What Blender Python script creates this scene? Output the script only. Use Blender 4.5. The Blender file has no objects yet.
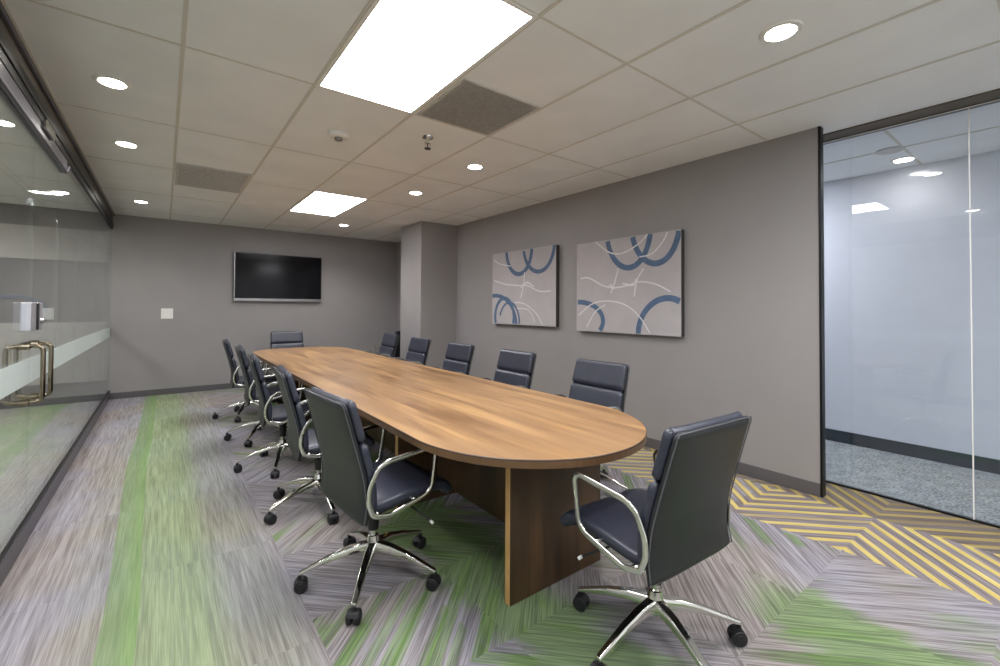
import bpy, bmesh, math, random
from mathutils import Vector, Matrix
random.seed(4)
sc = bpy.context.scene
COL = sc.collection
PI = math.pi
R = math.radians

# ------------------------------------------------------------------ materials
class V:
    """tiny expression wrapper around shader math nodes"""
    def __init__(s, nt, sock): s.nt, s.s = nt, sock
    def _m(s, op, *a, clamp=False):
        n = s.nt.nodes.new('ShaderNodeMath'); n.operation = op; n.use_clamp = clamp
        for i, x in enumerate((s,) + a):
            if isinstance(x, V): s.nt.links.new(x.s, n.inputs[i])
            else: n.inputs[i].default_value = x
        return V(s.nt, n.outputs[0])
    def __add__(s, o): return s._m('ADD', o)
    def __sub__(s, o): return s._m('SUBTRACT', o)
    def __mul__(s, o): return s._m('MULTIPLY', o)
    def __truediv__(s, o): return s._m('DIVIDE', o)
    def lt(s, o): return s._m('LESS_THAN', o)
    def gt(s, o): return s._m('GREATER_THAN', o)
    def frac(s): return s._m('FRACT')
    def floor(s): return s._m('FLOOR')
    def abs(s): return s._m('ABSOLUTE')
    def mod(s, o): return s._m('FLOORED_MODULO', o)
    def pp(s, o): return s._m('PINGPONG', o)
    def pw(s, o): return s._m('POWER', o)
    def clamp(s): return s._m('ADD', 0.0, clamp=True)
    def inv(s): return (s * -1.0) + 1.0
    def ss(s, a, b):
        n = s.nt.nodes.new('ShaderNodeMapRange'); n.interpolation_type = 'SMOOTHSTEP'
        s.nt.links.new(s.s, n.inputs[0]); n.inputs[1].default_value = a; n.inputs[2].default_value = b
        return V(s.nt, n.outputs[0])

def new_mat(name):
    m = bpy.data.materials.new(name); m.use_nodes = True
    return m, m.node_tree, m.node_tree.nodes['Principled BSDF']

def lin(c):
    return tuple(((x/255)/12.92 if x/255 <= .04045 else (((x/255)+.055)/1.055)**2.4) for x in c) + (1,)

def pos(nt):
    g = nt.nodes.new('ShaderNodeNewGeometry')
    s = nt.nodes.new('ShaderNodeSeparateXYZ'); nt.links.new(g.outputs['Position'], s.inputs[0])
    return [V(nt, s.outputs[i]) for i in range(3)]

def objpos(nt):
    g = nt.nodes.new('ShaderNodeTexCoord')
    s = nt.nodes.new('ShaderNodeSeparateXYZ'); nt.links.new(g.outputs['Object'], s.inputs[0])
    return [V(nt, s.outputs[i]) for i in range(3)]

def comb(nt, x, y, z=0.0):
    c = nt.nodes.new('ShaderNodeCombineXYZ')
    for i, v in enumerate((x, y, z)):
        if isinstance(v, V): nt.links.new(v.s, c.inputs[i])
        else: c.inputs[i].default_value = v
    return c.outputs[0]

def noise(nt, vec, scale=1, detail=2, rough=.5):
    n = nt.nodes.new('ShaderNodeTexNoise'); n.inputs['Scale'].default_value = scale
    n.inputs['Detail'].default_value = detail; n.inputs['Roughness'].default_value = rough
    if vec is not None: nt.links.new(vec, n.inputs['Vector'])
    return V(nt, n.outputs[0])

def white(nt, vec):
    n = nt.nodes.new('ShaderNodeTexWhiteNoise'); n.noise_dimensions = '3D'; nt.links.new(vec, n.inputs['Vector'])
    return V(nt, n.outputs['Value'])

def mixc(nt, f, a, b, mode='MIX'):
    n = nt.nodes.new('ShaderNodeMix'); n.data_type = 'RGBA'; n.blend_type = mode
    if isinstance(f, V): nt.links.new(f.s, n.inputs[0])
    else: n.inputs[0].default_value = f
    for i, c in ((6, a), (7, b)):
        if isinstance(c, tuple): n.inputs[i].default_value = c
        else: nt.links.new(c, n.inputs[i])
    return n.outputs[2]

def bump(nt, b, h, strength=.2, dist=.002):
    n = nt.nodes.new('ShaderNodeBump'); n.inputs['Strength'].default_value = strength; n.inputs['Distance'].default_value = dist
    nt.links.new(h.s, n.inputs['Height']); nt.links.new(n.outputs[0], b.inputs['Normal'])

def simple(name, rgb, rough=.6, metal=0, spec=.5, var=.06, nscale=9, bumps=0, bscale=300, coat=0):
    m, nt, b = new_mat(name)
    c = lin(rgb)
    tc = nt.nodes.new('ShaderNodeTexCoord')
    n = noise(nt, tc.outputs['Object'], nscale, 3)
    hi = tuple(min(1, x*(1+var)) for x in c[:3]) + (1,); lo = tuple(x*(1-var) for x in c[:3]) + (1,)
    nt.links.new(mixc(nt, n.ss(.3, .7), lo, hi), b.inputs['Base Color'])
    b.inputs['Roughness'].default_value = rough; b.inputs['Metallic'].default_value = metal
    b.inputs['Specular IOR Level'].default_value = spec; b.inputs['Coat Weight'].default_value = coat
    if bumps: bump(nt, b, noise(nt, tc.outputs['Object'], bscale, 2), bumps)
    return m

def emit(name, rgb, k):
    m, nt, b = new_mat(name)
    b.inputs['Base Color'].default_value = (.8, .8, .8, 1)
    b.inputs['Emission Color'].default_value = rgb + (1,); b.inputs['Emission Strength'].default_value = k
    return m

M = {}
M['wall'] = simple('taupe_wall_paint', (147, 143, 142), .42, spec=.35, var=.02, nscale=3, bumps=.05, bscale=250)
M['ceil'] = simple('ceiling_tile', (232, 233, 234), .9, spec=.1, var=.03, nscale=2.5, bumps=.12, bscale=400)
M['grid'] = simple('ceiling_t_bar', (206, 202, 194), .7, spec=.2, var=.01)
M['headshade'] = simple('head_trim_and_shade_paint', (96, 90, 82), .8, var=.02)  # left head trim, and the ceiling shade painted near the right glass
M['base'] = simple('vinyl_baseboard', (88, 85, 87), .5, var=.03)
M['black'] = simple('black_plastic', (22, 22, 25), .38, var=.05)
M['rubber'] = simple('caster_rubber', (26, 26, 29), .5, var=.05)
M['chrome'] = simple('polished_chrome', (225, 224, 218), .1, metal=1, var=.02)
M['nickel'] = simple('warm_nickel', (140, 130, 112), .16, metal=1, var=.05)
M['steel'] = simple('brushed_steel', (150, 150, 152), .32, metal=1, var=.05)
M['darkmetal'] = simple('dark_track_metal', (9, 9, 11), .4, spec=.3, var=.05)
M['satin'] = simple('satin_lock_metal', (205, 205, 212), .35, metal=.7, var=.03)
M['rail'] = simple('gunmetal_rail', (96, 94, 100), .35, metal=.6, var=.05)
M['plastic'] = simple('white_plastic', (228, 226, 222), .4, var=.02)
M['vent'] = simple('vent_grey', (192, 189, 185), .6, var=.08, nscale=30)
M['ventback'] = simple('vent_dark_backing', (150, 148, 144), .8)
M['leather'] = simple('black_blue_leather', (46, 49, 62), .36, spec=.6, var=.08, nscale=20, bumps=.12, bscale=160)
M['leatherback'] = simple('black_leather_back', (28, 30, 32), .42, spec=.5, var=.06, nscale=20, bumps=.1, bscale=160)
M['piping'] = simple('grey_piping', (84, 84, 90), .45)
M['screen'] = simple('tv_screen', (8, 8, 14), .12, spec=.25, var=0)
M['adjwall'] = simple('adjoining_light_wall', (205, 200, 192), .6, var=.02)
M['adjband'] = simple('adjoining_grey_band', (118, 114, 112), .6, var=.02)
M['adjlow'] = simple('adjoining_grey_plinth', (112, 109, 108), .6, var=.02)
M['frost'] = simple('frosted_film', (205, 214, 210), .6, var=.01)
M['corrwall'] = simple('glossy_white_wall', (214, 215, 223), .12, spec=.5, var=.01)
M['corrbase'] = simple('black_corridor_base', (38, 48, 56), .4, var=.03)
M['canvas'] = simple('grey_canvas', (172, 167, 168), .8, var=.04, nscale=6, bumps=.1, bscale=500)
M['canvasside'] = simple('dark_canvas_side', (52, 49, 47), .7)
M['bluepaint'] = simple('blue_ring_paint', (78, 100, 128), .7, var=.12, nscale=14)
M['whitepaint'] = simple('white_line_paint', (205, 205, 205), .7)
M['diffuser'] = emit('light_panel_diffuser', (.96, .97, 1.03), 6.5)
M['cdiffuser'] = emit('added_corridor_panel_diffuser', (.93, .95, 1), 8.0)
M['lens'] = emit('downlight_lens', (1, .95, .88), 14.0)

# ---- glass: clear pane with real Fresnel reflection
def glass(name, tint):
    m = bpy.data.materials.new(name); m.use_nodes = True; nt = m.node_tree
    nt.nodes.clear()
    out = nt.nodes.new('ShaderNodeOutputMaterial'); mx = nt.nodes.new('ShaderNodeMixShader')
    tr = nt.nodes.new('ShaderNodeBsdfTransparent'); tr.inputs[0].default_value = tint + (1,)
    gl = nt.nodes.new('ShaderNodeBsdfGlossy'); gl.inputs['Roughness'].default_value = .005
    gl.inputs['Color'].default_value = (.95, .97, .97, 1)
    g = nt.nodes.new('ShaderNodeNewGeometry')
    dt = nt.nodes.new('ShaderNodeVectorMath'); dt.operation = 'DOT_PRODUCT'
    nt.links.new(g.outputs['Normal'], dt.inputs[0]); nt.links.new(g.outputs['Incoming'], dt.inputs[1])
    c = V(nt, dt.outputs['Value']).abs()
    F = c.inv().clamp().pw(5.0) * .96 + .04
    nt.links.new(F.s, mx.inputs[0]); nt.links.new(tr.outputs[0], mx.inputs[1]); nt.links.new(gl.outputs[0], mx.inputs[2])
    nt.links.new(mx.outputs[0], out.inputs[0])
    return m
M['glass'] = glass('clear_partition_glass', (.95, .965, .96))
M['glassblue'] = glass('corridor_glass', (.93, .955, .975))
M['glassedge'] = simple('green_glass_edge', (70, 92, 96), .2)

# ---- carpet: linear-fibre tiles, turned quarter way in a herringbone, green and yellow inlays
def carpet():
    m, nt, b = new_mat('striped_carpet_tiles')
    x, y, z = pos(nt)
    left = x.lt(.5)
    px = (x - 2.89).pp(.6); py = (y - .776).pp(.57)
    tix = ((x - 2.89)/.6).floor(); tiy = ((y - .776)/.57).floor()
    u = px + py
    # continuous fibre coordinates
    par = (tix._m('MAXIMUM', -1.0) - x.lt(1.69) + tiy).mod(2.0)
    sA = (x - y) * .7071; sB = (x + y) * .7071
    sR = sA*par.inv() + sB*par                   # along the fibre
    tR = sB*par.inv() + sA*par                   # across the fibre
    s = y*left + sR*left.inv(); t = x*left + tR*left.inv()
    ltix = (x/.5).floor(); ltiy = (y/.9).floor()
    idx = ltix*left + tix*left.inv(); idy = ltiy*left + tiy*left.inv()
    tid = white(nt, comb(nt, idx, idy, 3.0))
    fine = noise(nt, comb(nt, t*210.0, s*4.0, tid*9.0), 1, 2, .6)
    mid = noise(nt, comb(nt, t*60.0, s*2.0, tid*5.0), 1, 2, .6)
    broad = noise(nt, comb(nt, t*8.0, s*1.6, 2.0), 1, 2, .5)
    cloud = noise(nt, comb(nt, x*1.3, y*1.3, 7.0), 1, 2, .5)
    k0 = (fine*.55 + mid*.45).ss(.32, .68)
    k = (k0*.68 + .2)*left + k0*left.inv()
    dark = mixc(nt, cloud.ss(.35, .65), lin((104, 94, 91)), lin((106, 101, 107)))
    lite = mixc(nt, cloud.ss(.35, .65), lin((168, 161, 157)), lin((166, 163, 172)))
    grey = mixc(nt, k, dark, lite)
    # green
    wob = (noise(nt, comb(nt, x*1.2, y*.35, 1.0), 1, 1) - .5)*.10
    xw = x + wob
    lg = (xw.ss(-.16, -.06)*.8 + xw.ss(-.46, -.12)*.2) * (xw.ss(.30, .12)*.72 + xw.ss(.52, .38)*.28)
    lg2 = xw.gt(-.19) * xw.lt(-.07)
    xr = x + (broad - .5)*.45
    rg = xr.ss(.98, 1.12)*xr.ss(1.55, 1.38) + xr.ss(1.9, 2.02)*xr.ss(2.42, 2.28)*y.ss(1.0, .7)
    stripes = (t*6.3).frac().lt(.36) * noise(nt, comb(nt, x*1.1, y*1.1, 4.0), 1, 1).ss(.5, .56) * x.lt(2.86)
    band = broad.ss(.56, .72) * .25
    near = x.gt(.5)*x.lt(.98)*y.gt(1.35)*y.lt(1.91)*(t*10.0).frac().lt(.4)
    gm = (rg*.85 + stripes*.7 + band + near*.55).clamp()
    gmask = (lg*.72 + lg2*.35).clamp()*left + gm*left.inv()
    gmask = gmask * (mid.ss(.1, .6)*.35 + .65)
    green = mixc(nt, k, mixc(nt, left, lin((80, 104, 60)), lin((104, 126, 82))), mixc(nt, left, lin((126, 150, 98)), lin((154, 172, 124))))
    c = mixc(nt, gmask.clamp(), grey, green)
    c = mixc(nt, lg2*left*.45, c, lin((104, 134, 82)))
    # yellow zigzag
    f = ((u - .0)/.1195).frac()
    ym = f.gt(.08) * f.lt(.47) * x.gt(2.885) * (mid.ss(.12, .4)*.25 + .75)
    dimc = white(nt, comb(nt, ((u)/.1195).floor(), tix, tiy)).gt(.12)*.5 + .5
    yb = mixc(nt, k, lin((104, 94, 92)), lin((150, 142, 146)))
    c = mixc(nt, x.gt(2.885)*y.lt(1.4), c, yb)
    c = mixc(nt, ym*dimc, c, mixc(nt, k, lin((186, 164, 86)), lin((212, 195, 128))))
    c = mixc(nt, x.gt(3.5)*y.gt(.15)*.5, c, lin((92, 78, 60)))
    nt.links.new(c, b.inputs['Base Color'])
    b.inputs['Roughness'].default_value = .95; b.inputs['Specular IOR Level'].default_value = .1
    bump(nt, b, fine, .3, .003)
    return m
M['carpet'] = carpet()

def loop_carpet():
    m, nt, b = new_mat('speckled_loop_carpet')
    x, y, z = pos(nt)
    n1 = noise(nt, comb(nt, x*55.0, y*55.0), 1, 2, .7); n2 = noise(nt, comb(nt, x*9.0, y*9.0), 1, 2)
    c = mixc(nt, (n1*.75+n2*.25).ss(.35, .65), lin((100, 103, 104)), lin((165, 168, 168)))
    nt.links.new(c, b.inputs['Base Color']); b.inputs['Roughness'].default_value = .95
    bump(nt, b, n1, .4, .004)
    return m
M['loop'] = loop_carpet()

def adj_carpet():
    m, nt, b = new_mat('adjoining_carpet')
    x, y, z = pos(nt)
    n1 = noise(nt, comb(nt, x*60.0, y*4.0), 1, 2, .6); n2 = noise(nt, comb(nt, x*1.5, y*1.0), 1, 2)
    c = mixc(nt, n1.ss(.3, .7), lin((150, 146, 140)), lin((178, 175, 168)))
    c = mixc(nt, n2.ss(.45, .6)*.5, c, lin((150, 172, 126)))
    nt.links.new(c, b.inputs['Base Color']); b.inputs['Roughness'].default_value = .95
    return m
M['adjcarpet'] = adj_carpet()

def wood(name, a, bcol, ccol, rough, along='y'):
    m, nt, b = new_mat(name)
    x, y, z = objpos(nt)
    if along == 'z': g, s, w = x + y*.6, z, y
    else: g, s, w = x, y, z
    warp = (noise(nt, comb(nt, g*2.0, s*.5), 1, 2) - .5)*.12
    g2 = g + warp
    plank = (s*.55 + (g/.14).floor()*.37)
    n1 = noise(nt, comb(nt, g2*11.0, s*.8, 1.0), 1, 3, .55)
    n2 = noise(nt, comb(nt, g2*60.0, s*2.2, 5.0), 1, 3, .6)
    n3 = noise(nt, comb(nt, g2*3.2, s*1.3, 8.0), 1, 2, .5)
    c = mixc(nt, n1.ss(.32, .68), lin(a), lin(bcol))
    c = mixc(nt, n3.ss(.42, .62)*.75, c, lin(ccol))
    c = mixc(nt, n2.ss(.5, .75)*.35, c, lin(a))
    nt.links.new(c, b.inputs['Base Color'])
    b.inputs['Roughness'].default_value = rough; b.inputs['Specular IOR Level'].default_value = .45
    bump(nt, b, n2, .04)
    return m
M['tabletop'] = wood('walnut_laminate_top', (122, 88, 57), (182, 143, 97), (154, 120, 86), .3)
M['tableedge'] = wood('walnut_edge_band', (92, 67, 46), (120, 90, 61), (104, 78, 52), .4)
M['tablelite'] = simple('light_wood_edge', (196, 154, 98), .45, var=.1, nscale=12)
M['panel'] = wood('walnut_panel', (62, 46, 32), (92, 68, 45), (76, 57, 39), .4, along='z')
M['tableline'] = simple('dark_edge_line', (62, 44, 32), .45)

# ------------------------------------------------------------------ mesh helpers
def obj(name, bm, mats, parent=None, smooth=False, bevel=0, seg=2, sub=0):
    me = bpy.data.meshes.new(name)
    bmesh.ops.recalc_face_normals(bm, faces=bm.faces)
    bm.to_mesh(me); bm.free()
    for m in (mats if isinstance(mats, (list, tuple)) else [mats]): me.materials.append(m)
    o = bpy.data.objects.new(name, me); COL.objects.link(o)
    if parent: o.parent = parent
    if smooth:
        for p in me.polygons: p.use_smooth = True
    if bevel:
        md = o.modifiers.new('bevel', 'BEVEL'); md.width = bevel; md.segments = seg; md.limit_method = 'ANGLE'; md.angle_limit = R(40)
        for p in me.polygons: p.use_smooth = True
        w = o.modifiers.new('wn', 'WEIGHTED_NORMAL')
    if sub:
        md = o.modifiers.new('sub', 'SUBSURF'); md.levels = sub; md.render_levels = sub
    return o

def box(bm, x0, x1, y0, y1, z0, z1, mi=0, mat=None):
    vs = [bm.verts.new((x, y, z)) for x in (x0, x1) for y in (y0, y1) for z in (z0, z1)]
    if mat:
        for v in vs: v.co = mat @ v.co
    fs = [(0,1,3,2), (4,6,7,5), (0,4,5,1), (2,3,7,6), (0,2,6,4), (1,5,7,3)]
    out = []
    for f in fs:
        F = bm.faces.new([vs[i] for i in f]); F.material_index = mi; out.append(F)
    return vs

def B(*a, **k):
    bm = bmesh.new(); box(bm, *a, **k); return bm

def cyl(bm, c, r0, r1, h, n=24, axis='z', mi=0, mat=None, caps=True):
    """frustum from c along axis by h"""
    A = {'z': Matrix.Identity(3), 'x': Matrix(((0,0,1),(0,1,0),(-1,0,0))), 'y': Matrix(((1,0,0),(0,0,1),(0,-1,0)))}[axis]
    c = Vector(c); rings = []
    for r, t in ((r0, 0), (r1, h)):
        ring = []
        for i in range(n):
            a = 2*PI*i/n
            p = A @ Vector((r*math.cos(a), r*math.sin(a), t)) + c
            if mat: p = mat @ p
            ring.append(bm.verts.new(p))
        rings.append(ring)
    for i in range(n):
        f = bm.faces.new((rings[0][i], rings[0][(i+1) % n], rings[1][(i+1) % n], rings[1][i])); f.material_index = mi
    if caps:
        for rg in rings:
            f = bm.faces.new(rg); f.material_index = mi

def lathe(bm, c, prof, n=32, mi=0):
    c = Vector(c); rings = []
    for r, z in prof:
        rings.append([bm.verts.new(c + Vector((max(r, 1e-4)*math.cos(2*PI*i/n), max(r, 1e-4)*math.sin(2*PI*i/n), z))) for i in range(n)])
    for a, b in zip(rings, rings[1:]):
        for i in range(n):
            f = bm.faces.new((a[i], a[(i+1) % n], b[(i+1) % n], b[i])); f.material_index = mi
    bm.faces.new(rings[0]).material_index = mi; bm.faces.new(rings[-1]).material_index = mi

def tube(bm, pts, r, n=10, closed=False, flat=None, mi=0, up=Vector((0, 0, 1))):
    """sweep; flat=(w,h) gives a rounded-rect bar, else a round tube"""
    pts = [Vector(p) for p in pts]; N = len(pts); rings = []
    for i, p in enumerate(pts):
        if closed: d = (pts[(i+1) % N] - pts[i-1]).normalized()
        else: d = (pts[min(i+1, N-1)] - pts[max(i-1, 0)]).normalized()
        s = d.cross(up)
        if s.length < 1e-3: s = d.cross(Vector((1, 0, 0)))
        s.normalize(); w = s.cross(d).normalized()
        ring = []
        for k in range(n):
            a = 2*PI*k/n
            ca, sa = math.cos(a), math.sin(a)
            if flat:
                e = .45
                u = math.copysign(abs(ca)**e, ca)*flat[0]/2; v = math.copysign(abs(sa)**e, sa)*flat[1]/2
            else: u, v = ca*r, sa*r
            ring.append(bm.verts.new(p + s*u + w*v))
        rings.append(ring)
    R2 = rings + ([rings[0]] if closed else [])
    for a, b in zip(R2, R2[1:]):
        for k in range(n):
            f = bm.faces.new((a[k], a[(k+1) % n], b[(k+1) % n], b[k])); f.material_index = mi
    if not closed:
        bm.faces.new(rings[0]); bm.faces.new(rings[-1])

def smoothpath(pts, rad, seg=5, closed=False):
    """round the corners of a polyline"""
    pts = [Vector(p) for p in pts]; N = len(pts); out = []
    for i, p in enumerate(pts):
        if not closed and i in (0, N-1): out.append(p); continue
        a = pts[i-1]; b = pts[(i+1) % N]
        la = (a-p).length; lb = (b-p).length
        r = min(rad, la*.45, lb*.45)
        p0 = p + (a-p).normalized()*r; p1 = p + (b-p).normalized()*r
        for k in range(seg+1):
            t = k/seg; out.append(p0*(1-t)**2 + p*2*t*(1-t) + p1*t*t)
    return out

def empty(name, loc=(0, 0, 0), rz=0):
    o = bpy.data.objects.new(name, None); COL.objects.link(o); o.location = loc; o.rotation_euler = (0, 0, rz)
    o.empty_display_size = .1
    return o
def tag(o, label, cat, group=None):
    o['label'] = label; o['category'] = cat
    if group: o['group'] = group
    return o
def struct(name, bm, m, parent=None, **k):
    o = obj(name, bm, m, parent, **k)
    if not parent: o['kind'] = 'structure'
    return o
def copy_tree(o, parent=None):
    c = o.copy(); COL.objects.link(c)
    if parent: c.parent = parent
    for ch in list(o.children): copy_tree(ch, c)
    return c

# ------------------------------------------------------------------ room
XL, XR, XG, XC = -.568, 3.586, 3.93, 5.22        # left glass, right wall, right glass, corridor wall
YB, YF, HC = 8.05, -1.6, 2.545
YE = 1.085                                       # where the right wall ends
XA = -3.4                                        # adjoining room
YN = 5.0

struct('floor', B(XL-.03, XG, YF, YB, -.08, 0), M['carpet'])
struct('floor_corridor', B(XG, XC, YF, YN, -.08, 0), M['loop'])
struct('floor_adjoining', B(XA, XL-.03, YF, YB, -.08, 0), M['adjcarpet'])
struct('ceiling', B(XA, XC, YF, YB, HC, HC+.1), M['ceil'])
struct('wall_back', B(XL-.03, XR+.1, YB, YB+.1, 0, HC), M['wall'])
struct('wall_right', B(XR, XR+.05, YE, YB, 0, HC), M['wall'])
bm = bmesh.new(); box(bm, XA-.1, XC+.1, YF-.1, YF, 0, .3); box(bm, XA-.1, XC+.1, YF-.1, YF, 2.42, HC)
for a, b_ in ((XA-.1, XA+.2), (XL-.15, XL+.1), (1.4, 1.6), (3.5, 4.0), (XC-.1, XC+.1)): box(bm, a, b_, YF-.1, YF, .3, 2.42)  # gaps between the piers added to let world light in as fill
struct('wall_front', bm, M['adjwall'])
struct('wall_column', B(2.974, XR, 5.811, 6.50, 0, HC), M['wall'], bevel=.004)
struct('wall_corridor', B(XC, XC+.1, YF, YN, 0, HC), M['corrwall'])
struct('wall_corridor_end', B(XR+.05, XC+.1, YN, YN+.1, 0, HC), M['corrwall'])
struct('baseboard_corridor', B(XC-.015, XC, YF, YN, 0, .11), M['corrbase'])
struct('wall_adjoining_side', B(XA-.1, XA, YF, YB, 0, HC), M['adjwall'])
# adjoining back wall with horizontal bands
bm = bmesh.new()
for z0, z1, mi in ((0, .26, 2), (.26, 1.06, 0), (1.06, 1.87, 1), (1.87, 2.29, 0), (2.29, HC, 1)):
    box(bm, XA, XL-.03, YB-(.02 if mi == 0 else 0), YB+.1, z0, z1, mi)
struct('wall_adjoining', bm, [M['adjwall'], M['adjband'], M['adjlow']])
struct('trim_adjoining_ledge', B(XA, XL-.03, YB-.03, YB-.02, .22, .27), M['base'])

# baseboards
def bb(name, *a): struct(name, B(*a), M['base'], bevel=.003)
bb('baseboard_back', XL, XR, YB-.012, YB, 0, .085)
bb('baseboard_right', XR-.012, XR, YE, 5.811, 0, .09)
bm = bmesh.new(); box(bm, 2.962, XR-.012, 5.799, 5.811, 0, .09); box(bm, 2.962, 2.974, 5.811, 6.5, 0, .09)
struct('baseboard_column', bm, M['base'])
struct('trim_wall_end_post', B(XR-.004, XR+.055, YE-.014, YE, 0, HC), M['darkmetal'])

# ceiling grid (T bars hanging just below the tiles)
GX = [.056 + .61*i for i in range(-6, 9)]; GY = [2.626 + 1.22*j for j in range(-4, 5)]
bm = bmesh.new()
for gx in GX:
    if XA < gx < XR: box(bm, gx-.009, gx+.009, YF, YB, HC-.004, HC+.001)
for gy in GY:
    if YF < gy < YB: box(bm, XA, XR, gy-.007, gy+.007, HC-.003, HC+.001)
struct('trim_ceiling_grid', bm, M['grid'])
bm = bmesh.new()
for gx in (4.55,): box(bm, gx-.01, gx+.01, YF, YN, HC-.004, HC+.001)
for gy in (-.4, .82, 2.04): box(bm, XG+.03, XC, gy-.01, gy+.01, HC-.003, HC+.001)
struct('trim_corridor_ceiling_grid', bm, M['grid'])
# ceiling shade above the right opening, put in as a dark painted strip
struct('trim_painted_shade', B(XG-.16, XG-.022, YF, YE+.1, HC-.012, HC), M['headshade'])

# ------------------------------------------------------------------ left glass wall
struct('trim_left_base_rail', B(XL-.03, XL, YF, YB, 0, .105), M['rail'], bevel=.006)
struct('trim_left_base_channel', B(XL-.02, XL-.006, YF, YB, .105, .125), M['darkmetal'])
bm = bmesh.new(); box(bm, XL-.06, XL, YF, YB, 2.33, 2.448); box(bm, XL-.04, XL+.008, YF, YB, 2.376, 2.384)
struct('trim_left_track', bm, M['darkmetal'], bevel=.003)
struct('trim_left_head', B(XL-.06, XL-.008, YF, YB, 2.448, HC), M['headshade'])
struct('trim_left_cove', B(XL-.008, XL+.012, YF, YB, HC-.03, HC), M['rail'], bevel=.004)
# door header box and closer bar
bm = bmesh.new(); box(bm, XL-.05, XL-.004, YF, 4.45, 2.235, 2.33)
tube(bm, [(XL, YF, 2.235), (XL, 4.38, 2.235), (XL, 4.46, 2.29)], .012, 8)
struct('trim_left_door_header', bm, M['rail'], bevel=.003)
struct('trim_left_header_bracket', B(XL-.002, XL+.016, 3.62, 3.86, 2.30, 2.36), M['chrome'], bevel=.004)

gy = [YF, -.2, 1.3, 2.58, 3.508, 4.248, 5.048, 6.106, 7.1, YB]
n = 1
zt = 2.33
for a, b_ in zip(gy, gy[1:]):
    isdoor = (a, b_) in ((2.58, 3.508), (3.508, 4.248))
    top = 2.235 if b_ <= 4.3 else zt
    nm = ('door_%d' if isdoor else 'window_%d') % n
    g = struct(nm, B(XL-.024, XL-.012, a+.002, b_-.002, .125 if not isdoor else .125, top), M['glass'])
    struct('frosted_strip', B(XL-.0115, XL-.0095, a+.002, b_-.002, .855, .99), M['frost'], g)
    n += 1

def pull(y, parentname):
    t = empty('door_pull', (XL-.018, y, .76))
    bm = bmesh.new()
    for sgn in (1, -1):
        pts = [(0, 0, 0), (sgn*.07, 0, 0), (sgn*.07, 0, .30), (0, 0, .30)]
        tube(bm, smoothpath(pts, .035, 5), .011, 12, up=Vector((0, 1, 0)))
    obj('pull_bar', bm, M['nickel'], t, smooth=True)
    for z in (0, .30):
        bm = bmesh.new(); cyl(bm, (-.02, 0, z), .02, .02, .04, 16, 'x')
        obj('rosette', bm, M['nickel'], t)
    return t
tag(pull(3.41, ''), 'polished C-shaped door pull left of the seam between the glass doors', 'door handle', 'pulls on the glass doors')
tag(pull(3.62, ''), 'polished C-shaped door pull right of the seam between the glass doors', 'door handle', 'pulls on the glass doors')
t = tag(empty('door_lock', (XL-.018, 3.51, 1.14)), 'chrome and black patch lock box above the glass door pulls', 'lock')
bm = bmesh.new()
for y0, y1 in ((-.135, -.02), (.02, .14)): box(bm, -.014, .028, y0, y1, 0, .155)
obj('lock_case', bm, M['satin'], t, bevel=.006)
obj('lock_core', B(-.016, .034, -.019, .019, .003, .152), M['black'], t, bevel=.003)
bm = bmesh.new(); cyl(bm, (.028, .09, .05), .016, .012, .012, 20, 'x'); box(bm, .040, .047, .07, .11, .044, .056)
obj('thumb_turn', bm, M['steel'], t)

# ------------------------------------------------------------------ right glass wall
bm = bmesh.new(); box(bm, XG-.02, XG+.02, YF, 2.0, HC-.024, HC)
struct('trim_right_head_channel', bm, M['rail'], bevel=.002)
bm = bmesh.new(); box(bm, XG-.022, XG-.02, YF, 2.0, HC-.007, HC-.002); box(bm, XG-.022, XG-.02, YF, 2.0, HC-.024, HC-.018)
struct('trim_right_head_lines', bm, M['plastic'])
struct('trim_right_base_channel', B(XG-.012, XG+.012, YF, 2.0, 0, .012), M['darkmetal'])
struct('window_20', B(XG-.005, XG+.005, .404, 2.0, .012, HC-.024), M['glassblue'])
struct('window_21', B(XG-.005, XG+.005, YF, .400, .012, HC-.024), M['glassblue'])
struct('trim_glass_joint', B(XG-.006, XG+.006, .399, .405, .012, HC-.024), M['plastic'])
struct('trim_opening_edge', B(XG-.011, XG+.002, 1.172, 1.182, .012, HC-.024), M['glassedge'])
# closes the gap between the room wall and the corridor glass, behind the wall
struct('wall_right_return', B(XR+.05, XG, 2.0, 2.1, 0, HC), M['wall'])

# ------------------------------------------------------------------ ceiling fittings
def panel_light(name, x0, x1, y0, y1, label, mat='diffuser', grp=None):
    t = tag(empty(name, ((x0+x1)/2, (y0+y1)/2, HC)), label, 'ceiling light', grp)
    w = (x1-x0)/2; d = (y1-y0)/2
    bm = bmesh.new()
    for a in ((-w-.02, -w, -d-.02, d+.02), (w, w+.02, -d-.02, d+.02), (-w, w, -d-.02, -d), (-w, w, d, d+.02)):
        box(bm, *a, -.008, 0)
    obj('frame', bm, M['plastic'], t)
    obj('diffuser', B(-w, w, -d, d, -.006, 0), M[mat], t)
    return t
G1 = 'recessed ceiling light panels'
panel_light('ceiling_light', .69, 1.252, 1.425, 2.605, 'large bright white panel light nearest the camera, above the near end of the table', grp=G1)
panel_light('ceiling_light', 1.30, 1.862, 5.03, 6.25, 'smaller-looking far white panel light above the far end of the table', grp=G1)
panel_light('ceiling_light', 2.55, 3.1, -1.0, .18-.05, 'added unseen white panel light behind the camera on the right', grp=G1)  # this panel and the next are unseen, added to light the room
panel_light('ceiling_light', .08, .64, -1.0, .15, 'added unseen white panel light behind the camera on the left', grp=G1)
panel_light('ceiling_light', -2.4, -1.8, 1.5, 2.7, 'added unseen white panel light in the adjoining space, nearer one', grp=G1)  # adjoining pair is out of view, added to light that space
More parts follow.
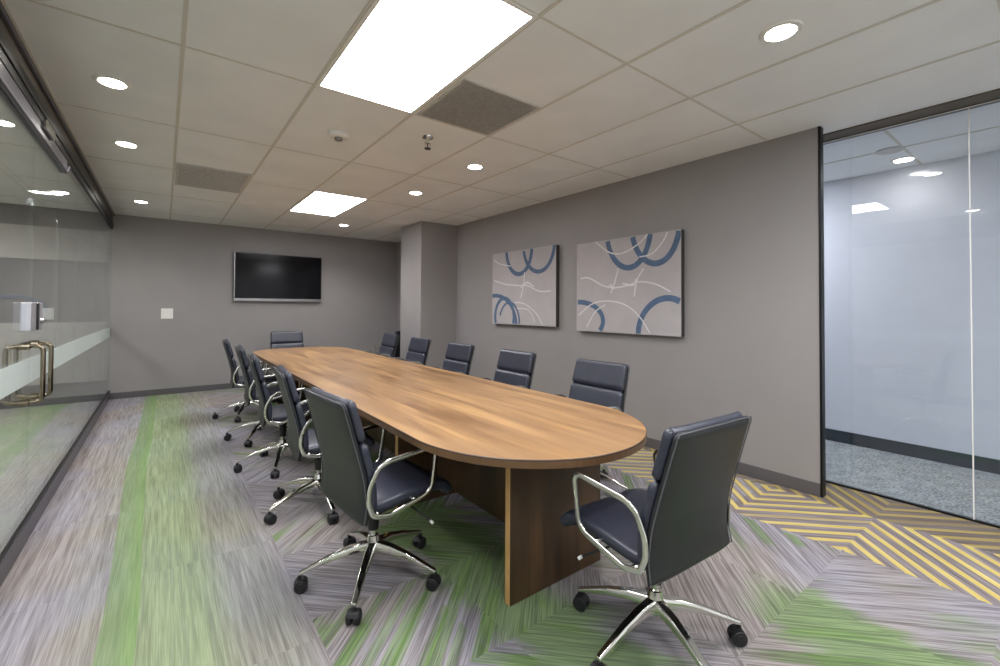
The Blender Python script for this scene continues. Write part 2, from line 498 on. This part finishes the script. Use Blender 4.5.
panel_light('ceiling_light', -2.4, -1.8, 4.6, 5.8, 'added unseen white panel light in the adjoining space, farther one', grp=G1)
panel_light('ceiling_light', 4.25, 4.85, 1.9, 3.1, 'added unseen cool white panel light over the corridor behind the right glass', 'cdiffuser', G1)  # out of view, added to brighten the corridor
t = tag(empty('strip_light', (-1.05, 6.98, HC)), 'small slim white strip light seen through the left glass wall', 'ceiling light')
obj('frame', B(-.13, .13, -.06, .06, -.01, 0), M['plastic'], t, bevel=.002); obj('diffuser', B(-.115, .115, -.045, .045, -.013, -.01), M['lens'], t)

def lamp(x, y, e, size=2.5, col=(1, .97, .94)):
    l = bpy.data.lights.new('downlight_beam', 'SPOT'); l.energy = e; l.spot_size = size; l.spot_blend = .7; l.color = col; l.shadow_soft_size = .07
    o = bpy.data.objects.new('downlight_beam', l); COL.objects.link(o); o.location = (x, y, HC-.03)
def downlight(x, y, label, e=14):
    t = tag(empty('downlight', (x, y, HC)), label, 'downlight', 'recessed round downlights')
    bm = bmesh.new(); lathe(bm, (0, 0, 0), [(.060, -.004), (.064, -.008), (.082, -.006), (.088, 0)], 32)
    obj('trim_ring', bm, M['plastic'], t, smooth=False)
    bm = bmesh.new(); lathe(bm, (0, 0, 0), [(.001, -.0095), (.04, -.0095), (.058, -.0085)], 28)
    obj('lens', bm, M['lens'], t)
    lamp(x, y, e)
    return t
downlight(-.25, 3.305, 'round recessed downlight nearest the camera in the left row by the glass wall')
downlight(-.25, 4.50, 'round recessed downlight, middle one of the left row by the glass wall')
downlight(-.235, 6.87, 'round recessed downlight farthest along the left row, near the back wall')
downlight(2.22, .814, 'large-looking round recessed downlight at the upper right, nearest the camera', 26)
downlight(2.2, 3.27, 'round recessed downlight beyond the right grey ceiling vent, in front of the far three')
downlight(2.19, 4.42, 'round recessed downlight second beyond the square ceiling vent')
downlight(2.19, 6.86, 'faint round recessed downlight by the column, next to the far panel light', 18)
downlight(-.25, .81, 'round recessed downlight outside the frame on the left')
downlight(4.93, .885, 'round recessed downlight in the corridor behind the right glass', 1.2)
downlight(-1.6, 7.2, 'round recessed downlight in the adjoining space at the left edge', 8)

t = tag(empty('ceiling_vent', (1.585, 2.327, HC)), 'square perforated grey ceiling vent beside the near light panel', 'vent', 'grey ceiling vents')
bm = bmesh.new()
for a in ((-.285, -.27, -.285, .285), (.27, .285, -.285, .285), (-.27, .27, -.285, -.27), (-.27, .27, .27, .285)): box(bm, *a, -.008, 0)
obj('frame', bm, M['vent'], t)
obj('backing', B(-.27, .27, -.27, .27, -.002, 0), M['ventback'], t)
bm = bmesh.new()
for i in range(27):
    p = -.27 + .54*(i+.5)/27
    box(bm, p-.006, p+.006, -.27, .27, -.006, -.002); box(bm, -.27, .27, p-.006, p+.006, -.006, -.002)
obj('grille', bm, M['vent'], t)
t = tag(empty('ceiling_vent', (.363, 5.22, HC)), 'far rectangular grey ceiling vent with a slatted face, left of the far light panel', 'vent', 'grey ceiling vents')
bm = bmesh.new()
for a in ((-.29, -.27, -.43, .43), (.27, .29, -.43, .43), (-.27, .27, -.43, -.41), (-.27, .27, .41, .43)): box(bm, *a, -.01, 0)
obj('frame', bm, M['vent'], t)
obj('backing', B(-.27, .27, -.41, .41, -.002, 0), M['ventback'], t)
bm = bmesh.new()
for i in range(16):
    p = -.41 + .82*(i+.5)/16
    box(bm, -.27, .27, p-.014, p+.014, -.008, -.003)
obj('grille', bm, M['vent'], t)

t = tag(empty('smoke_detector', (.996, 3.26, HC)), 'round white smoke detector on the ceiling between the light panels', 'smoke detector')
bm = bmesh.new(); lathe(bm, (0, 0, 0), [(.075, 0), (.075, -.012), (.066, -.03), (.05, -.036)], 32); obj('base', bm, M['plastic'], t)
bm = bmesh.new(); lathe(bm, (0, 0, 0), [(.03, -.034), (.026, -.052), (.012, -.056)], 24); obj('sensor_dome', bm, M['steel'], t, smooth=True)
t = tag(empty('sprinkler', (1.541, 2.92, HC)), 'small chrome sprinkler head hanging from the ceiling beside the vent', 'sprinkler')
bm = bmesh.new(); lathe(bm, (0, 0, 0), [(.042, 0), (.04, -.008), (.02, -.012)], 24); obj('escutcheon', bm, M['chrome'], t)
bm = bmesh.new(); cyl(bm, (0, 0, -.05), .012, .014, .045, 14); box(bm, -.022, -.016, -.004, .004, -.082, -.045); box(bm, .016, .022, -.004, .004, -.082, -.045); box(bm, -.022, .022, -.004, .004, -.05, -.042)
obj('sprinkler_body', bm, M['chrome'], t)
bm = bmesh.new(); cyl(bm, (0, 0, -.09), .024, .024, .004, 18); cyl(bm, (0, 0, -.088), .004, .004, .04, 8); obj('deflector', bm, M['black'], t)
t = tag(empty('speaker_grille', (4.56, .9, HC)), 'flat dark round ceiling fitting in the corridor seen through the right glass', 'ceiling speaker')
bm = bmesh.new(); lathe(bm, (0, 0, 0), [(.09, 0), (.088, -.008), (.06, -.01)], 28); obj('disc', bm, M['vent'], t)

# ------------------------------------------------------------------ back wall things
t = tag(empty('television', (1.52, YB, 1.75)), 'black flat screen television with silver lower edge mounted on the back wall', 'television')
w, h0, h1 = .655, -.383, .383
obj('housing', B(-w, w, -.075, -.012, h0, h1), M['black'], t, bevel=.006)
obj('screen', B(-w+.014, w-.014, -.0775, -.0745, h0+.05, h1-.014), M['screen'], t)
bm = bmesh.new(); box(bm, -w, w, -.08, -.075, h0, h0+.042); box(bm, -w, -w+.012, -.08, -.075, h0+.042, h1)
obj('silver_trim', bm, M['steel'], t, bevel=.002)
obj('wall_mount', B(-.2, .2, -.012, 0, -.2, .2), M['black'], t)
t = tag(empty('light_switch', (.04, YB, 1.172)), 'white double wall plate with two rocker switches on the back wall', 'light switch')
obj('plate', B(-.07, .07, -.006, 0, -.075, .075), M['plastic'], t, bevel=.003)
for s in (-1, 1): obj('rocker', B(s*.032-.018, s*.032+.018, -.01, -.006, -.036, .036), M['plastic'], t, bevel=.002)

# ------------------------------------------------------------------ canvases on the right wall
def canvas(label, ya, yb, z0, z1, arcs, lean=.22):
    """ya = near edge (small y), yb = far edge; face looks to -X.  u runs from far edge (0) to near edge (1)"""
    W = yb-ya; H = z1-z0; d = .06
    t = tag(empty('canvas_picture', (XR, (ya+yb)/2, (z0+z1)/2)), label, 'picture', 'abstract canvases on the right wall')
    bm = bmesh.new(); box(bm, -d+.004, -.004, -W/2, W/2, -H/2, H/2, 0)
    obj('stretcher_frame', bm, M['canvasside'], t, bevel=.003)
    bm = bmesh.new(); x = -d
    vs = [bm.verts.new((x, a*W/2, b*H/2)) for a, b in ((-1, -1), (1, -1), (1, 1), (-1, 1))]
    vb = [bm.verts.new((-d+.005, a*W/2, b*H/2)) for a, b in ((-1, -1), (1, -1), (1, 1), (-1, 1))]
    bm.faces.new(vs)
    for i in range(4): bm.faces.new((vs[i], vs[(i+1) % 4], vb[(i+1) % 4], vb[i]))
    lay = 0
    def strip(pts, w, mi):
        nonlocal lay
        lay += 1
        xx = -d - .0004 - lay*.00012
        N = len(pts)
        for i in range(N-1):
            (u0, v0), (u1, v1) = pts[i], pts[i+1]
            if not (0 <= u0 <= 1 and 0 <= v0 <= 1 and 0 <= u1 <= 1 and 0 <= v1 <= 1): continue
            dx, dy = (u1-u0)*W, (v1-v0)*H
            pr = pts[max(i-1, 0)]; nx = pts[min(i+2, N-1)]
            def nor(a, b):
                ex, ey = (b[0]-a[0])*W, (b[1]-a[1])*H; L = math.hypot(ex, ey) or 1; return -ey/L, ex/L
            n0 = nor(pr, pts[i+1]); n1 = nor(pts[i], nx)
            q = []
            for (u, v), nn, s in (((u0, v0), n0, 1), ((u1, v1), n1, 1), ((u1, v1), n1, -1), ((u0, v0), n0, -1)):
                yy = W/2 - u*W + -nn[0]*s*w/2; zz = -H/2 + v*H + nn[1]*s*w/2
                yy = max(-W/2, min(W/2, yy)); zz = max(-H/2, min(H/2, zz))
                q.append(bm.verts.new((xx, yy, zz)))
            try: bm.faces.new(q).material_index = mi
            except Exception: pass
    for kind, args, w, mi in arcs:
        if kind == 'arc':
            cu, cv, ru, rv, a0, a1 = args
            pts = [(cu + ru*math.cos(R(a0+(a1-a0)*k/60)), cv + rv*math.sin(R(a0+(a1-a0)*k/60))) for k in range(61)]
        else:
            P = args; pts = []
            for i in range(len(P)-1):          # Catmull-Rom
                p0 = P[max(i-1, 0)]; p1 = P[i]; p2 = P[i+1]; p3 = P[min(i+2, len(P)-1)]
                for k in range(12):
                    s = k/12
                    pts.append(tuple(.5*((2*p1[j]) + (-p0[j]+p2[j])*s + (2*p0[j]-5*p1[j]+4*p2[j]-p3[j])*s*s + (-p0[j]+3*p1[j]-3*p2[j]+p3[j])*s**3) for j in (0, 1)))
            pts.append(P[-1])
        strip([(u + lean*u*(1-u) if 0 <= u <= 1 else u, v) for u, v in pts], w, mi)
    obj('canvas', bm, [M['canvas'], M['bluepaint'], M['whitepaint']], t)
    return t
# u 0..1 left to right as seen in the picture, v 0..1 bottom to top
canvas('larger-looking right-hand grey canvas with two blue ring groups and pale scribbles, nearest the camera', 2.07, 3.27, 1.04, 1.965, [
    ('arc', (.50, 1.10, .21, .42, 150, 400), .055, 1),
    ('arc', (.76, 1.12, .235, .42, 170, 380), .055, 1),
    ('arc', (.02, .12, .235, .21, -30, 120), .052, 1),
    ('arc', (.87, .0, .28, .36, 60, 190), .055, 1),
    ('sp', [(.18, 1), (.32, .86), (.45, .84), (.6, .92), (.68, 1)], .014, 2),
    ('sp', [(.6, .78), (.72, .8), (.82, .9), (.87, .99)], .012, 2),
    ('sp', [(.04, .60), (.12, .6), (.25, .51), (.36, .48), (.5, .5), (.6, .53), (.75, .5), (.9, .42)], .014, 2),
    ('sp', [(.40, .68), (.37, .55), (.33, .42)], .014, 2), ('sp', [(.64, .66), (.58, .55), (.55, .38)], .014, 2),
    ('sp', [(.30, .50), (.36, .47), (.32, .52)], .014, 2), ('sp', [(.44, .52), (.54, .5), (.57, .56)], .018, 2),
    ('sp', [(.02, .18), (.14, .3), (.28, .34), (.46, .3), (.6, .18), (.7, .02)], .012, 2),
    ('sp', [(.1, .05), (.18, .22), (.28, .3)], .012, 2)])
canvas('smaller-looking left-hand grey canvas with blue rings and pale scribbles, nearer the column', 3.59, 4.80, 1.07, 2.0, [
    ('arc', (.43, 1.02, .2, .34, 160, 395), .055, 1),
    ('arc', (.74, 1.05, .24, .36, 170, 380), .05, 1),
    ('arc', (.20, .10, .15, .26, -20, 200), .048, 1),
    ('arc', (.05, -.02, .34, .42, 0, 105), .05, 1),
    ('arc', (.28, .02, .16, .28, -10, 160), .03, 1),
    ('sp', [(.02, .92), (.12, .85), (.3, .8)], .012, 2),
    ('sp', [(.03, .62), (.2, .56), (.4, .53), (.56, .52), (.75, .44), (.93, .44)], .014, 2),
    ('sp', [(.52, .7), (.5, .52), (.46, .36)], .014, 2), ('sp', [(.46, .5), (.56, .56), (.66, .5)], .02, 2),
    ('sp', [(.36, .3), (.52, .28), (.7, .16), (.8, .02)], .012, 2), ('sp', [(.4, .22), (.58, .2), (.68, .05)], .01, 2)], .13)
# wide banner-like ring painting in the adjoining space, seen through the left glass
t = tag(empty('ring_artwork', (-1.5, YB, 1.3)), 'dark blue ring drawing on the grey band beyond the left glass wall', 'picture')
bm = bmesh.new()
tube(bm, [(.30*math.cos(a), -.008, -.08+.17*math.sin(a)) for a in [PI*k/24 for k in range(-2, 27)]], .01, 8, flat=(.05, .008), up=Vector((0, 1, 0)))
obj('ring_stroke', bm, M['bluepaint'], t)

# ------------------------------------------------------------------ table
TX, TH = 1.49, .70
def table():
    t = tag(empty('conference_table', (TX, 4.0, 0)), 'long racetrack conference table with a wood grain top on panel legs', 'table')
    rx = .60; y0 = 1.135 - 4; y1 = 6.78 - 4
    out = []
    n = 48
    for k in range(n+1):
        a = PI + PI*k/n; out.append((rx*math.cos(a), y0 + .64 + .64*math.sin(a)))
    for k in range(n+1):
        a = PI*k/n; e = .85
        ca, sa = math.cos(a), math.sin(a)
        out.append((rx*math.copysign(abs(ca)**e, ca), y1 - .55 + .55*abs(sa)**e))
    def slab(z0, z1, off, name, mats, mi_side, mi_top):
        bm = bmesh.new()
        def ring(z, o):
            vs = []
            for i, (x, y) in enumerate(out):
                r = math.hypot(x, 0) or 1
                cx, cy = 0, max(min(y, y1-.55), y0+.64)
                dx, dy = x-cx, y-cy; L = math.hypot(dx, dy)
                vs.append(bm.verts.new((x-dx/L*o, y-dy/L*o, z)))
            return vs
        rs = [ring(z, o) for z, o in off]
        for (a, b), mi in zip(zip(rs, rs[1:]), mi_side):
            for i in range(len(a)):
                f = bm.faces.new((a[i], a[(i+1) % len(a)], b[(i+1) % len(a)], b[i])); f.material_index = mi
        bm.faces.new(rs[0]).material_index = 1
        bm.faces.new(rs[-1]).material_index = mi_top
        return obj(name, bm, mats, t)
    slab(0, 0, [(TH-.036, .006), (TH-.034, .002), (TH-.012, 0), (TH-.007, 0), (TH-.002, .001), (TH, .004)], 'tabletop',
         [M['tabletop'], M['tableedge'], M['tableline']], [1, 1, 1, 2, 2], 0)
    zt = TH-.036
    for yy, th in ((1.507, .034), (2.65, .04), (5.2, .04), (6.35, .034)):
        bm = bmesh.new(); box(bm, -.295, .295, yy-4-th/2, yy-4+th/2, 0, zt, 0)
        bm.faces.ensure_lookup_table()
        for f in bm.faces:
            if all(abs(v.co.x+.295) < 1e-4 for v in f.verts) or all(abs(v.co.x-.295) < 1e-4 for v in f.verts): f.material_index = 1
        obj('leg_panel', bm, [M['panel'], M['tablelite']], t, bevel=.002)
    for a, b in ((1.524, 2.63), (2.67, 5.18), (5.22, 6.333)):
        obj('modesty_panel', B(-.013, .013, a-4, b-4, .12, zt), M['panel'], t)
    return t
table()

# ------------------------------------------------------------------ chairs
def sweep_pad(prof, wfun, thick, nw=12, edge=.35, crown=0.0, bow=0.0, mi=0):
    """prof: list of (x,z) along the pad's mid-line; normal side = thickness direction. returns closed bm"""
    bm = bmesh.new()
    N = len(prof); rings = []
    for i, (x, z) in enumerate(prof):
        a = prof[max(i-1, 0)]; b = prof[min(i+1, N-1)]
        d = Vector((b[0]-a[0], 0, b[1]-a[1])).normalized(); nrm = Vector((d.z, 0, -d.x))
        w = wfun(i/(N-1)); T = thick(i/(N-1)) if callable(thick) else thick
        ring = []
        for k in range(nw*2):
            ang = 2*PI*(k+.5)/(nw*2)
            ca, sa = math.cos(ang), math.sin(ang)
            e1, e2 = .22, .42
            yy = math.copysign(abs(ca)**e1, ca)*w/2; tt = math.copysign(abs(sa)**e2, sa)*T/2
            off = bow*(yy/(w/2))**2
            ring.append(bm.verts.new(Vector((x, yy, z)) + nrm*(tt + off)))
        rings.append(ring)
    for a, b in zip(rings, rings[1:]):
        for k in range(len(a)): bm.faces.new((a[k], a[(k+1) % len(a)], b[(k+1) % len(a)], b[k])).material_index = mi
    bm.faces.new(rings[0]); bm.faces.new(rings[-1])
    return bm

def interp(P, n):
    out = []
    for i in range(len(P)-1):
        p0 = P[max(i-1, 0)]; p1 = P[i]; p2 = P[i+1]; p3 = P[min(i+2, len(P)-1)]
        for k in range(n):
            s = k/n
            out.append(tuple(.5*((2*p1[j]) + (-p0[j]+p2[j])*s + (2*p0[j]-5*p1[j]+4*p2[j]-p3[j])*s*s + (-p0[j]+3*p1[j]-3*p2[j]+p3[j])*s**3) for j in (0, 1)))
    out.append(P[-1]); return out

BACK = interp([(-.162, .372), (-.150, .45), (-.158, .55), (-.182, .65), (-.212, .76), (-.248, .885)], 6)   # bottom to top
def sub(P, a, b):
    n = len(P)-1; return P[int(a*n):int(b*n)+1]
def offset(P, d):
    out = []
    for i, (x, z) in enumerate(P):
        a = P[max(i-1, 0)]; b = P[min(i+1, len(P)-1)]
        v = Vector((b[0]-a[0], b[1]-a[1])).normalized()
        out.append((x + v.y*d, z - v.x*d))
    return out
def taper(lo, hi, r=.08):
    def f(t):
        e = 1.0
        if t < r: e = .93 + .07*math.sqrt(max(0, 1-((r-t)/r)**2))
        if t > 1-r: e = .93 + .07*math.sqrt(max(0, 1-((t-1+r)/r)**2))
        return (lo + (hi-lo)*t)*e
    return f
def thick(T, r=.1):
    def f(t):
        e = 1.0
        if t < r: e = .35 + .65*math.sqrt(max(0, 1-((r-t)/r)**2))
        if t > 1-r: e = .35 + .65*math.sqrt(max(0, 1-((t-1+r)/r)**2))
        return T*e
    return f

def make_chair():
    t = empty('office_chair')
    # backrest shell (rear) and two front pads with a seam between
    obj('backrest', sweep_pad(offset(BACK, -.006), taper(.492, .450, .05), thick(.022, .05), bow=.012), M['leatherback'], t, smooth=True)
    n = len(BACK)
    obj('back_cushion', sweep_pad(offset(sub(BACK, .70, 1.0), .024), taper(.468, .452), thick(.044, .14), bow=.012), M['leather'], t, smooth=True)
    obj('back_cushion', sweep_pad(offset(sub(BACK, .14, .70), .024), taper(.474, .468), thick(.044, .10), bow=.012), M['leather'], t, smooth=True)
    # piping along the rear shell's outline
    bm = bmesh.new()
    P = offset(BACK, -.004); pts = []
    for i, (x, z) in enumerate(P): pts.append((x, -.5*(.492+(.450-.492)*i/(n-1))*(.97 if i in (0, n-1) else 1) - .001, z))
    pts = pts[1:]
    top = [(x, -y, z) for x, y, z in reversed(pts)]
    k = .004
    midtop = [(P[-1][0]-.002, y, P[-1][1]+.001) for y in (-.15, -.05, .05, .15)]
    tube(bm, pts + midtop + top, .0025, 6, up=Vector((0, .3, 1)))
    obj('piping', bm, M['piping'], t, smooth=True)
    # seat
    SEAT = interp([(-.125, .420), (-.08, .418), (0, .425), (.12, .438), (.21, .440), (.265, .422), (.285, .392)], 5)
    obj('seat', sweep_pad([(x, z) for x, z in SEAT], taper(.44, .455, .04), thick(.052, .06)), M['leather'], t, smooth=True)
    obj('seat_pan', sweep_pad([(x, z-.028) for x, z in SEAT[2:-6]], taper(.40, .40), .014), M['leatherback'], t, smooth=True)
    # arm loops (flat chrome bar)
    for s in (1, -1):
        bm = bmesh.new(); y = s*.250
        L = [(-.06, .622), (-.108, .598), (-.143, .525), (-.147, .465), (-.126, .408), (-.05, .390), (.13, .430), (.163, .455), (.185, .62), (.165, .640)]
        pts = smoothpath([(a, y, b) for a, b in L], .020, 4, closed=True)
        tube(bm, pts, .01, 12, closed=True, flat=(.022, .010), up=Vector((0, 1, 0)))
        for (a, b) in ((-.10, .410), (.08, .42)):
            box(bm, a-.012, a+.012, min(y, y-s*.05), max(y, y-s*.05), b-.004, b+.004)
        obj('armrest', bm, M['chrome'], t, smooth=True)
    # mechanism
    bm = bmesh.new(); box(bm, -.07, .12, -.06, .06, .345, .40); box(bm, .06, .13, -.035, .035, .33, .36); cyl(bm, (0, 0, .315), .03, .036, .04, 20)
    obj('tilt_mechanism', bm, M['black'], t, bevel=.008)
    bm = bmesh.new(); cyl(bm, (0, 0, .19), .0145, .0145, .14, 20); obj('gas_column', bm, M['chrome'], t, smooth=False)
    bm = bmesh.new(); lathe(bm, (0, 0, 0), [(.017, .225), (.024, .228), (.028, .30), (.02, .32)], 24); obj('column_collar', bm, M['black'], t)
    for ex, ey in ((.16, -.25), (.19, .21)):
        bm = bmesh.new(); s = math.copysign(1, ey)
        tube(bm, [(.09, s*.05, .355), (.12, s*.12, .345), (ex, ey, .30)], .0045, 8)
        lv = obj('tilt_lever', bm, M['black'], t, smooth=True)
        bm = bmesh.new(); tube(bm, [(ex-.003, ey-s*.004, .302), (ex+.002, ey+s*.012, .295)], .007, 10)
        obj('lever_tip', bm, M['plastic'], lv, smooth=True)
    bm = bmesh.new(); lathe(bm, (0, 0, 0), [(.026, .115), (.036, .12), (.036, .15), (.03, .175), (.024, .20), (.018, .202)], 28)
    obj('base_hub', bm, M['chrome'], t, smooth=False)
    # five arched legs, each with a twin-wheel caster
    for i in range(5):
        bm = bmesh.new()
        P = [(.02, .155, .046, .040), (.10, .148, .042, .034), (.19, .126, .034, .026), (.27, .098, .028, .019), (.322, .080, .024, .014)]
        rings = []
        for x, z, w, h in P:
            prof = [(-w/2, -h/2), (-w/2, h*.2), (-w*.32, h/2), (w*.32, h/2), (w/2, h*.2), (w/2, -h/2), (w*.3, -h*.35), (-w*.3, -h*.35)]
            rings.append([bm.verts.new((x, a, z+b)) for a, b in prof])
        for a, b in zip(rings, rings[1:]):
            for k in range(8): bm.faces.new((a[k], a[(k+1) % 8], b[(k+1) % 8], b[k]))
        bm.faces.new(rings[0]); bm.faces.new(rings[-1])
        leg = obj('base_leg', bm, M['chrome'], t, bevel=.002)
        leg.rotation_euler = (0, 0, R(72*i))
        bm = bmesh.new()
        for s in (-1, 1):
            ys = .006 if s > 0 else -.026
            cyl(bm, (.312, ys, .0285), .0285, .0285, .020, 24, 'y')
            cyl(bm, (.312, .026*s, .0285), .022, .016, .004*s, 20, 'y')
        cyl(bm, (.318, 0, .05), .009, .009, .024, 12)
        for k in range(6):
            a = R(20 + 22*k); a2 = R(42 + 22*k)
            p0 = Vector((.312+.031*math.cos(a), 0, .0285+.031*math.sin(a))); p1 = Vector((.312+.031*math.cos(a2), 0, .0285+.031*math.sin(a2)))
            q = [bm.verts.new((p.x, yy, p.z)) for p, yy in ((p0, -.02), (p0, .02), (p1, .02), (p1, -.02))]
            bm.faces.new(q)
        cs = obj('caster', bm, M['rubber'], leg, bevel=.004)
        cs.rotation_euler = (0, 0, 0)
    return t

proto = make_chair()
# x, y, facing (deg), star angle (world deg), label
G = 'black leather office chairs around the conference table'
CH = [
 (.808, 2.045, 5, 19, "nearest office chair of the left row, its whole star base showing"),
 (.815, 3.0, -5, 54, "second office chair from the camera in the left row, half hidden behind the nearest"),
 (.785, 3.94, -5, 34, "third office chair from the camera in the left row, its seat showing past the second"),
 (.805, 4.86, -4, 20, "fourth office chair from the camera in the left row"),
 (.795, 5.93, -4, 30, "farthest office chair of the left row, nearest the back wall"),
 (1.52, 1.0, 87, 34, "black office chair at the near end of the table with its back to the camera"),
 (2.33, 2.12, 180, 10, "nearest office chair on the right side, showing above the table under the right canvas"),
 (2.33, 3.08, 180, 40, "second office chair from the camera on the right side, under the left canvas"),
 (2.34, 4.05, 180, 20, "third office chair from the camera on the right side, right of the column"),
 (2.38, 5.07, 180, 60, "fourth office chair from the camera on the right side, in front of the column"),
 (2.42, 6.08, 178, 5, "fifth office chair on the right side, left of the column"),
 (1.55, 7.36, 270, 15, "office chair at the far end of the table below the television"),
 (3.13, 7.10, 120, 15, "office chair mostly hidden past the column, only the edge of its back showing"),
]
for i, (x, y, f, star, lab) in enumerate(CH):
    o = proto if i == 0 else copy_tree(proto)
    o.location = (x, y, 0); o.rotation_euler = (0, 0, R(f))
    k = 0
    for ch in o.children:
        if ch.name.split('.')[0] == 'base_leg':
            ch.rotation_euler = (0, 0, R(star - f + 72*k)); k += 1
    tag(o, lab, 'office chair', G)

# ------------------------------------------------------------------ camera
cam = bpy.data.cameras.new('camera'); co = bpy.data.objects.new('camera', cam); COL.objects.link(co)
fpx, cyp = 441.5, 300.54
yaw, pit, rol = R(37.289), R(.969), R(.303)
F = Vector((math.sin(yaw), math.cos(yaw), 0)); Rr = Vector((math.cos(yaw), -math.sin(yaw), 0)); U = Vector((0, 0, 1))
F2 = F*math.cos(pit) + U*math.sin(pit); U2 = -F*math.sin(pit) + U*math.cos(pit)
R3 = Rr*math.cos(rol) + U2*math.sin(rol); U3 = -Rr*math.sin(rol) + U2*math.cos(rol)
m = Matrix((R3, U3, -F2)).transposed().to_4x4(); m.translation = Vector((0, 0, 1.278))
co.matrix_world = m
cam.sensor_width = 36; cam.lens = fpx*36/1000; cam.shift_y = -(333-cyp)/1000; cam.clip_start = .02
sc.camera = co

# ------------------------------------------------------------------ world, look
w = bpy.data.worlds.new('world'); sc.world = w; w.use_nodes = True
w.node_tree.nodes['Background'].inputs[0].default_value = (.96, .98, 1, 1); w.node_tree.nodes['Background'].inputs[1].default_value = .35
vs = sc.view_settings; vs.view_transform = 'Standard'; vs.look = 'None'; vs.gamma = 1; vs.use_curve_mapping = False; vs.exposure = 1.62
sc.cycles.max_bounces = 10; sc.cycles.diffuse_bounces = 5; sc.cycles.glossy_bounces = 5; sc.cycles.transparent_max_bounces = 12
sc.cycles.caustics_reflective = False; sc.cycles.caustics_refractive = False
sc.cycles.sample_clamp_indirect = 6
